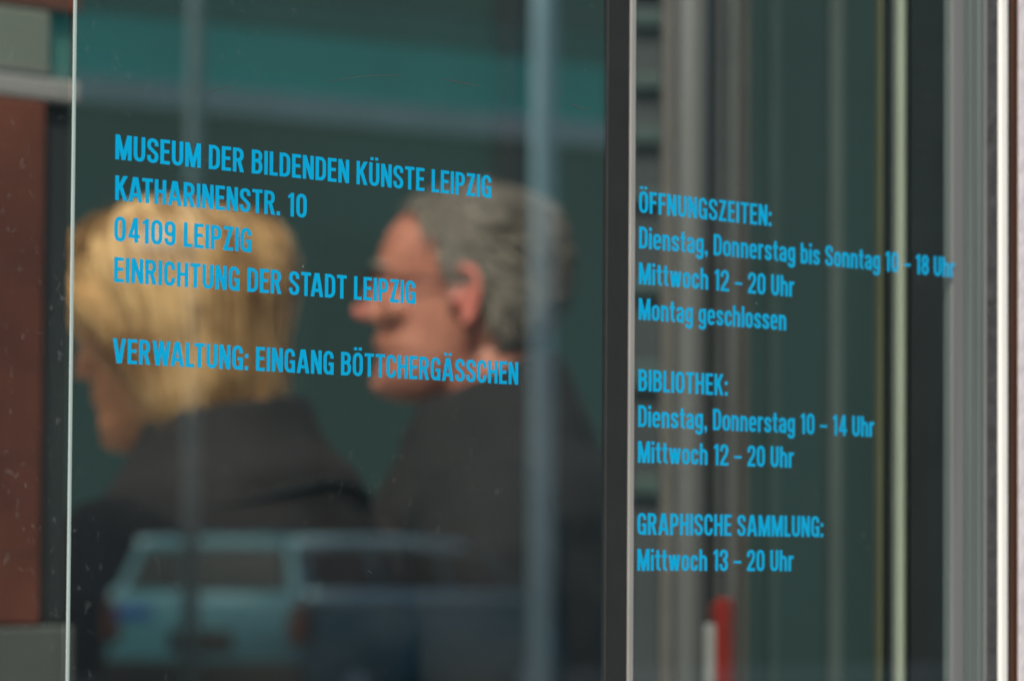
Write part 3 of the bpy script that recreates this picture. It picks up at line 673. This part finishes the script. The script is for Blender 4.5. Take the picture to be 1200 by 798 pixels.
    for sx in (-1, 1):
        b = bmesh.new(); blob(b, Vector((sx * .1, .05, .042)), (.052, .145, .042)); blob(b, Vector((sx * .1, -.03, .07)), (.05, .06, .06))
        for v in b.verts: v.co.z = max(v.co.z, 0.002)
        b.transform(B); build('shoe', b, M['shoe'], root, True)
    # eyes
    for sx in (-1, 1):
        b = bmesh.new(); blob(b, Vector((sx * .031, .077, .122)), (.0125, .0125, .0125)); b.transform(B @ HX); e = build('eye', b, M['eye'], root, True)
        b = bmesh.new(); blob(b, Vector((sx * .031, .0845, .122)), (.006, .0062, .006)); b.transform(B @ HX); build('iris', b, M['iris'], e, True)
        b = bmesh.new(); tube(b, [Vector((sx * .012, .097, .140)), Vector((sx * .032, .094, .146)), Vector((sx * .052, .078, .142))], [.004, .005, .003], 8); b.transform(B @ HX); build('eyebrow', b, M['hair_m'] if glasses else M['hair_w'], root, True)
    build_hair(root, B @ HX)
    if glasses:
        b = bmesh.new()
        for sx in (-1, 1):
            tube(b, [Vector((sx * (.033 + .022 * math.cos(a)), .108 - .006 * abs(math.cos(a)), .120 + .018 * math.sin(a))) for a in [i * math.pi / 8 for i in range(17)]], .0016, 6)
            tube(b, [Vector((sx * .055, .100, .126)), Vector((sx * .074, .085, .128)), Vector((sx * .080, .03, .130)), Vector((sx * .083, -.018, .132)), Vector((sx * .082, -.035, .112))], .0014, 8)
        tube(b, [Vector((-.011, .108, .124)), Vector((0, .112, .127)), Vector((.011, .108, .124))], .0016, 6)
        b.transform(B @ HX); build('spectacles', b, M['spec'], root, True)
    return root
def ribbon(bm, pts, nrm_, wd):
    vv = []
    for i, p in enumerate(pts):
        t = (pts[min(i + 1, len(pts) - 1)] - pts[max(i - 1, 0)])
        sd_ = t.cross(nrm_[i]); sd_ = sd_.normalized() if sd_.length > 1e-8 else Vector((1, 0, 0))
        k = wd * (1 - 0.8 * (i / (len(pts) - 1)) ** 3)
        vv.append((bm.verts.new(p - sd_ * k), bm.verts.new(p + sd_ * k)))
    for a, b in zip(vv, vv[1:]): bm.faces.new((a[0], b[0], b[1], a[1]))
def bob_path(ph, t, grow, part=0.25):
    """a lock from the parting on the crown, swept back round the head; ph 0 = face; t 0..1"""
    a = abs(ph)
    zend = 0.145 if a < 1.3 else (0.145 + (-0.020 - 0.145) * min(1, (a - 1.3) / 0.65) ** 0.8)
    q = ph * (1 - 0.38 * (1 - t) * max(0.0, math.cos((a - 1.3) / 1.84 * math.pi / 2))) if a > 1.3 else ph + 0.11 * math.sin(ph) * t
    z = 0.236 - (0.236 - zend) * (t ** 1.7)
    g = grow + (0.015 * math.sin(math.pi * min(1, t * 1.02)) + 0.004 * math.sin(9 * t + 4 * ph) * t) + (0.009 if a > 1.3 else 0.005) * t
    p = head_at(max(z, 0.075), q, g); p.z = z + grow * 0.5 * (1 - t) + 0.004 * (1 - t)
    if t > 0.86 and a > 1.2: p -= (Vector((p.x, p.y, 0)) - Vector((0, -.01, 0))).normalized() * 0.16 * (t - 0.86)
    return p
def blonde_bob(root, X):
    b = bmesh.new()
    # under-layer
    n, mseg = 72, 16
    gr = [[b.verts.new(bob_path(-math.pi + 2 * math.pi * i / n, 0.02 + 0.96 * j / mseg, 0.004)) for j in range(mseg + 1)] for i in range(n)]
    for i in range(n):
        for j in range(mseg): b.faces.new((gr[i][j], gr[(i + 1) % n][j], gr[(i + 1) % n][j + 1], gr[i][j + 1]))
    b.transform(X); me = bpy.data.meshes.new('hair'); 
    for k in range(9000):
        ph = random.uniform(-math.pi, math.pi); t1 = random.uniform(.82, 1.0); cl = math.sin(5 * ph + 1) + .6 * math.sin(11 * ph + .5); g = 0.004 + 0.010 * random.random() + .004 * cl; dph = random.gauss(0, .09) + .26 * math.sin(2.4 * ph + .6)
        # fringe swept to one side over the brow
        sw = (random.uniform(.3, .75) if abs(ph) < 1.1 else 0) * -1
        wob = random.uniform(.001, .007); fr_ = random.uniform(3, 7); jf = .005 if random.random() < .8 else .014; jit = Vector((random.gauss(0, jf), random.gauss(0, jf), random.gauss(0, jf)))
        pts, nn = [], []
        for i in range(9):
            t = t1 * i / 8; q = ph + (dph + sw) * t * t
            p = bob_path(q, t, g + wob * math.sin(fr_ * t + k)); p += jit * t * t; pts.append(X @ p)
            nn.append((X.to_3x3() @ Vector((p.x, p.y + .01, max(0, p.z - .1)))).normalized())
        ribbon(b, pts, nn, random.uniform(.0008, .0019))
    build('hair', b, M['hair_w'], root, True)
def grey_crop(root, X):
    b = bmesh.new(); made = 0
    def low(a):                                  # lowest hair at angle a from the face
        return float(np.interp(a, [0, .5, 1.0, 1.30, 1.45, 1.75, 2.0, 2.4, math.pi], [.214, .212, .196, .176, .118, .120, .085, .050, .042]))
    n = 80
    for lay, g in ((0, .003),):
        prev = None; rows = []
        for i in range(n):
            ph = -math.pi + 2 * math.pi * i / n; z0 = low(abs(ph)); row = []
            for j in range(13):
                t = j / 12; z = z0 + (0.2365 - z0) * (1 - (1 - t) ** 1.6); row.append(b.verts.new(X @ (head_at(z, ph, g * min(1, 3 * t) + .002) + Vector((0, 0, .004 * t)))))
            rows.append(row)
        for i in range(n):
            for j in range(12): b.faces.new((rows[i][j], rows[(i + 1) % n][j], rows[(i + 1) % n][j + 1], rows[i][j + 1]))
    while made < 8000:
        ph = random.uniform(-math.pi, math.pi); z = random.uniform(.04, .236); z0 = low(abs(ph))
        if z < z0 - .004 * random.random(): continue
        if z > .20 and random.random() < .45: continue
        made += 1; L_ = random.uniform(.012, .024); pts, nn = [], []
        up = random.uniform(.3, 1.0); sl_ = random.gauss(0, .35)
        for i in range(5):
            t = i / 4; sgn = 1 if ph >= 0 else -1
            q = ph + sgn * t * L_ * (7.0 if z > .12 else 3.0) * (1 if abs(ph) < 2.8 else .2); zz = z - t * L_ * ((.9 if z < .19 else .25) + sl_)
            p = head_at(zz, q, .004 + (.009 + .009 * (abs(ph) > 1.9)) * up * t ** .8); p.z += .006 * (1 if z > .2 else 0); pts.append(X @ p); nn.append((X.to_3x3() @ Vector((p.x, p.y, max(0, p.z - .12)))).normalized())
        ribbon(b, pts, nn, random.uniform(.0006, .0012))
    build('hair', b, M['hair_m'], root, True)

def place(px, py, depth, yaw, HXl):
    """ground position and body height that bring the ear hole to a pixel"""
    p = at(px, py, depth); q = Matrix.Rotation(yaw, 4, 'Z') @ HXl @ Vector((0, -.012, .113)); k = p.z / q.z
    return Vector((p.x - q.x * k, p.y - q.y * k, 0.0)), 1.76 * k
def man_collar(b):
    loft(b, [ell(z, hw, f, bk, tilt=t) for z, hw, f, bk, t in ((1.45, .13, .10, -.115, 0), (1.485, .10, .092, -.095, .25), (1.51, .082, .085, -.074, .5), (1.516, .074, .078, -.066, .55))])
def woman_collar(b):
    loft(b, [ell(z, hw, f, bk, tilt=.2) for z, hw, f, bk in ((1.40, .150, .10, -.128), (1.445, .138, .10, -.122), (1.475, .108, .09, -.100), (1.505, .094, .085, -.086), (1.53, .088, .08, -.084))])
def head_pose(fwd, drop, pitch, roll=0): return Matrix.Translation((0, fwd, 1.522 - drop)) @ Matrix.Rotation(R(pitch), 4, 'X') @ Matrix.Rotation(R(roll), 4, 'Y')
hm = head_pose(.035, .032, 2); yaw_m = R(90 - 6)
pm, h = place(556, 352, 4.72, yaw_m, hm); print("man height", h)
man = person('grey haired person in dark coat and spectacles, seen in profile behind the glass', 'person', pm, yaw_m, h, hm, M['skin_m'], M['coat_m'], grey_crop, man_collar, True, True)
hw_ = head_pose(.048, .024, -11); yaw_w = R(90 - 28)
pw, h = place(209, 388, 4.30, yaw_w, hw_); print("woman height", h)
woman = person('blonde bobbed person in dark brown coat, head bowed behind the glass', 'person', pw, yaw_w, h, hw_, M['skin_w'], M['coat_w'], blonde_bob, woman_collar, seam=1.455, broad=1.10)

# ------------------------------------------------------------------ across the street (seen mirrored in the glass)
M['facade'] = mat('dark_facade', (0.080, 0.10, 0.095), 0.8, var=0.2, scale=0.6)
M['facade_teal'] = mat('teal_glazed_panel', (0.008, 0.74, 0.60), 0.5, var=0.25, scale=0.4)
M['facade_teal2'] = mat('deep_teal_panel', (0.03, 0.19, 0.165), 0.5, var=0.25, scale=0.4)
M['facade_band'] = mat('pale_concrete_band', (0.72, 0.74, 0.73), 0.8, var=0.12, scale=1)
M['opening'] = mat('dark_opening', (0.018, 0.022, 0.022), 0.3, var=0.2, scale=1)
TF = R(49.7); FE = Vector((math.sin(TF), math.cos(TF), 0)); FN = Vector((-math.cos(TF), math.sin(TF), 0))   # along / away
FO = at(400, 400, 45.0); FO.z = 0
def fz(py, px=400): return on_plane(px, py, FO, FN).z
def fs_(px, py=400): return (on_plane(px, py, FO, FN) - FO).dot(FE)
fac = thing('office_building', 'dark building with teal glazed upper storey and pale concrete band mirrored in the glass', 'building', mirror(FO))
def fb(name, x0, x1, y0, y1, z0, z1, m, bev=0.0):
    bm = bmesh.new(); fbox(bm, FO, FE, FN, x0, x1, y0, y1, z0, z1, bev); return build(name, bm, M[m], fac, mir=True)
zb1, zb0 = fz(118), fz(148)
fb('wall', -30, 60, 0, 8, 0, 13, 'facade')
XR = fs_(706)
fb('concrete_band', -29.9, XR, -0.18, -0.004, zb0, zb1, 'facade_band', 0.02)
fb('glazing', -29, XR, -0.06, -0.004, zb1 + 0.01, fz(46), 'facade_teal')
fb('spandrel', -29, XR, -0.08, -0.004, fz(46) + 0.01, fz(10), 'facade_teal2')
fb('glazing', -29, XR, -0.06, -0.004, fz(10) + 0.6, fz(10) + 2.6, 'facade_teal')
for a, b in ((370, 470), (820, 905), (1000, 1090)):
    fb('opening', fs_(a), fs_(b), -0.05, -0.004, 0.15, fz(275), 'opening')
zk = 0.0
bm = bmesh.new()
fbox(bm, FO, FE, FN, -60, 90, -14.0, -3.2, 0.0, 0.012); tag(build('road', bm, M['asphalt'], mir=True), kind='structure')
bm = bmesh.new()
fbox(bm, FO, FE, FN, -60, 90, -3.2, -0.2, 0.0, 0.13, 0.01); tag(build('pavement', bm, M['paving'], mir=True), kind='structure')

# posts
M['post'] = mat('pale_blue_grey_post', (0.54, 0.67, 0.76), 0.5, var=0.08, scale=4)
M['post2'] = mat('grey_post', (0.28, 0.32, 0.33), 0.6, var=0.08, scale=4)
def post(px, depth, wpx, m, label):
    p = at(px, 400, depth); p.z = 0.012; q = mirror(p)
    t = thing('flag_pole', label, 'pole', q, 'poles on the pavement across the street'); r = wpx / 2 / FPX * depth
    bm = bmesh.new(); tube(bm, [q, q + Vector((0, 0, 9))], [r, r * .92], 24); build('shaft', bm, M[m], t, True)
    bm = bmesh.new(); tube(bm, [q, q + Vector((0, 0, .25)), q + Vector((0, 0, .3))], [r * 1.5, r * 1.5, r * 1.02], 24); build('base_sleeve', bm, M[m], t, True)
    bm = bmesh.new(); blob(bm, q + Vector((0, 0, 9.02)), (r * 1.3, r * 1.3, r * 1.3)); build('finial', bm, M[m], t, True)
post(636, 24.0, 30, 'post', 'broad pale blue grey pole crossing the second reflection of the car')
post(226, 27.0, 20, 'post2', 'thin grey pole in front of the rear window of the car')

# estate car, mirrored in the glass
M['car'] = mat('pale_blue_car_paint', (0.10, 0.245, 0.275), 0.45, 0.0, var=0.05, scale=3)
M['car_glass'] = mat('car_window', (0.012, 0.016, 0.016), 0.45, var=0.1, spec=0.2)
M['lamp_red'] = mat('red_lamp_lens', (0.09, 0.026, 0.018), 0.4, var=0.1)
M['highlight_trim'] = mat('car_highlight', (0.66, 0.84, 0.86), 0.4, 0.1, var=0.05)  # pale colour for the painted highlight lines along the car sides
M['tyre'] = mat('tyre', (0.02, 0.02, 0.02), 0.8, var=0.2)
M['plate'] = mat('blue_plate', (0.02, 0.10, 0.35), 0.4, var=0.1)
M['black_trim'] = mat('black_trim', (0.02, 0.02, 0.021), 0.6, var=0.1)
AL = R(26); CD = 31.0
cr_ = at(357, 700, CD); cr_.z = 0.012        # the near rear corner
CE = Vector((-math.cos(AL), math.sin(AL), 0)); CF = Vector((math.sin(AL), math.cos(AL), 0))
def cw(u, f, z):                             # u 0..1.7 from the near corner across the tail, f forward, z up
    return cr_ + CE * u + CF * f + Vector((0, 0, z))
car = thing('estate_car', 'pale blue estate car with red tail lamp mirrored low in the glass', 'car', mirror(cw(.85, 2.1, 0)))
W = 1.70
def section(f, zs):                           # half outline across the width: (inset, z)
    pts = [(i, z) for i, z in zs]
    return [cw(i, f, z) for i, z in pts] + [cw(W - i, f, z) for i, z in reversed(pts)]
low = [(.06, .28), (0, .40), (-.01, .65), (0, .86), (.03, .98)]
secs = []
for f, top, ins, base in ((0.0, 1.00, .05, .30), (0.04, 1.08, .03, .26), (0.3, 1.10, .0, .24), (1.2, 1.08, .0, .24), (2.6, 1.06, .0, .24), (3.7, 1.02, .0, .24), (4.4, .88, .03, .25), (4.62, .70, .10, .28), (4.66, .55, .16, .32)):
    secs.append(section(f, [(ins + .08, base), (ins, base + .12), (ins - .015, base + (top - base) * .5), (ins + .01, top - .1), (ins + .06, top)]))
bm = bmesh.new(); loft(bm, secs); bmesh.ops.recalc_face_normals(bm, faces=bm.faces[:]); 
body_o = build('body', bm, M['car'], car, True, mir=True)
# cabin: roof, pillars, windows
def cabin(f0, z0, z1, ins0, ins1, f1): return None
RZ = 1.455
bm = bmesh.new(); loft(bm, [section(f, [(.20, z - .05), (.17, z - .03), (.21, z), (.5, z + .035)]) for f, z in ((.16, RZ - .03), (.3, RZ), (1.2, RZ + .01), (2.7, RZ), (3.2, RZ - .05))])
bmesh.ops.recalc_face_normals(bm, faces=bm.faces[:]); build('roof', bm, M['car'], car, True, mir=True)
def prism(name, quad, depth_dir, m, bev=0.012):
    bm = bmesh.new(); q = [p for p in quad]; hexa(bm, q + [p + depth_dir for p in q], bev); return build(name, bm, M[m], car, mir=True)
inn = CF * 0.06
# tail gate window and its frame
prism('rear_window', [cw(.17, .045, 1.09), cw(W - .17, .045, 1.09), cw(W - .28, .16, 1.39), cw(.28, .16, 1.39)], CF * .03, 'car_glass')
for u0, u1, t0, t1 in ((.05, .16, .19, .27), (W - .05, W - .16, W - .19, W - .27)):
    prism('pillar', [cw(u0, .05, 1.06), cw(u1, .05, 1.06), cw(t1, .17, 1.42), cw(t0, .17, 1.42)], CF * .22, 'car')
prism('gate_bar', [cw(.06, .02, 1.0), cw(W - .06, .02, 1.0), cw(W - .08, .04, 1.085), cw(.08, .04, 1.085)], CF * .05, 'car')
for side in (0, 1):
    uu = (lambda u: u) if side == 0 else (lambda u: W - u)
    for f0, f1, g0, g1 in ((.34, 1.28, .42, 1.28), (1.36, 2.42, 1.36, 2.42), (2.50, 3.60, 2.50, 3.17)):
        prism('side_window', [cw(uu(.06), f0, 1.07), cw(uu(.06), f1, 1.06), cw(uu(.185), g1, 1.40), cw(uu(.185), g0, 1.40)], CE * (.03 if side == 0 else -.03), 'car_glass')
    for f0, f1, g0, g1 in ((1.285, 1.355, 1.285, 1.355), (2.425, 2.495, 2.425, 2.495), (3.62, 3.70, 3.19, 3.27)):
        prism('pillar', [cw(uu(.055), f0, 1.05), cw(uu(.055), f1, 1.05), cw(uu(.175), g1, 1.425), cw(uu(.175), g0, 1.425)], CE * (.05 if side == 0 else -.05), 'car')
    a = uu(-.012); b_ = uu(.15)
    lampq = [cw(a, -.02, .70), cw(b_, -.02, .72), cw(uu(.12), -.005, 1.00), cw(uu(.0), -.005, 1.00)]
    prism('tail_lamp', lampq, CF * .14, 'lamp_red')
    for f in (.80, 3.72):
        c = mirror(cw(uu(.10), f, .31)); ax = (mirror(cw(1, 0, 0)) - mirror(cw(0, 0, 0))).normalized()
        bm = bmesh.new(); tube(bm, [c - ax * .10, c - ax * .08, c + ax * .08, c + ax * .10], [.27, .31, .31, .27], 28); wl = build('wheel', bm, M['tyre'], car, True)
        bm = bmesh.new(); tube(bm, [c - ax * .108, c + ax * .108], [.19, .19], 20); build('rim', bm, M['facade_band'], wl)
for side in (0, 1):
    uu = (lambda u: u) if side == 0 else (lambda u: W - u)
    bm = bmesh.new(); tube(bm, [mirror(cw(uu(.03), f, 1.045 - .006 * f)) for f in (.12, 1.2, 2.4, 3.6)], .05, 8); build('belt_highlight', bm, M['highlight_trim'], car, True)  # pale tube added as the bright belt line on the shaded side
    bm = bmesh.new(); tube(bm, [mirror(cw(uu(.19), f, RZ - .02 + dz_)) for f, dz_ in ((.22, -.01), (.9, .01), (2.0, .01), (2.9, -.02))], .045, 8); build('roof_highlight', bm, M['highlight_trim'], car, True)  # pale tube added as the bright roof line above the shaded side
prism('windscreen', [cw(.10, 3.72, 1.04), cw(W - .10, 3.72, 1.04), cw(W - .24, 3.25, 1.45), cw(.24, 3.25, 1.45)], CF * -.03, 'car_glass')
prism('bumper', [cw(.02, -.06, .34), cw(W - .02, -.06, .34), cw(W - .02, -.05, .58), cw(.02, -.05, .58)], CF * .10, 'black_trim')
prism('badge', [cw(1.30, -.012, .88), cw(1.62, -.012, .88), cw(1.62, -.004, .97), cw(1.30, -.004, .97)], CF * .02, 'plate', .004)
prism('number_plate_recess', [cw(.60, -.014, .64), cw(1.14, -.014, .64), cw(1.14, -.010, .80), cw(.60, -.010, .80)], CF * .02, 'black_trim', .004)
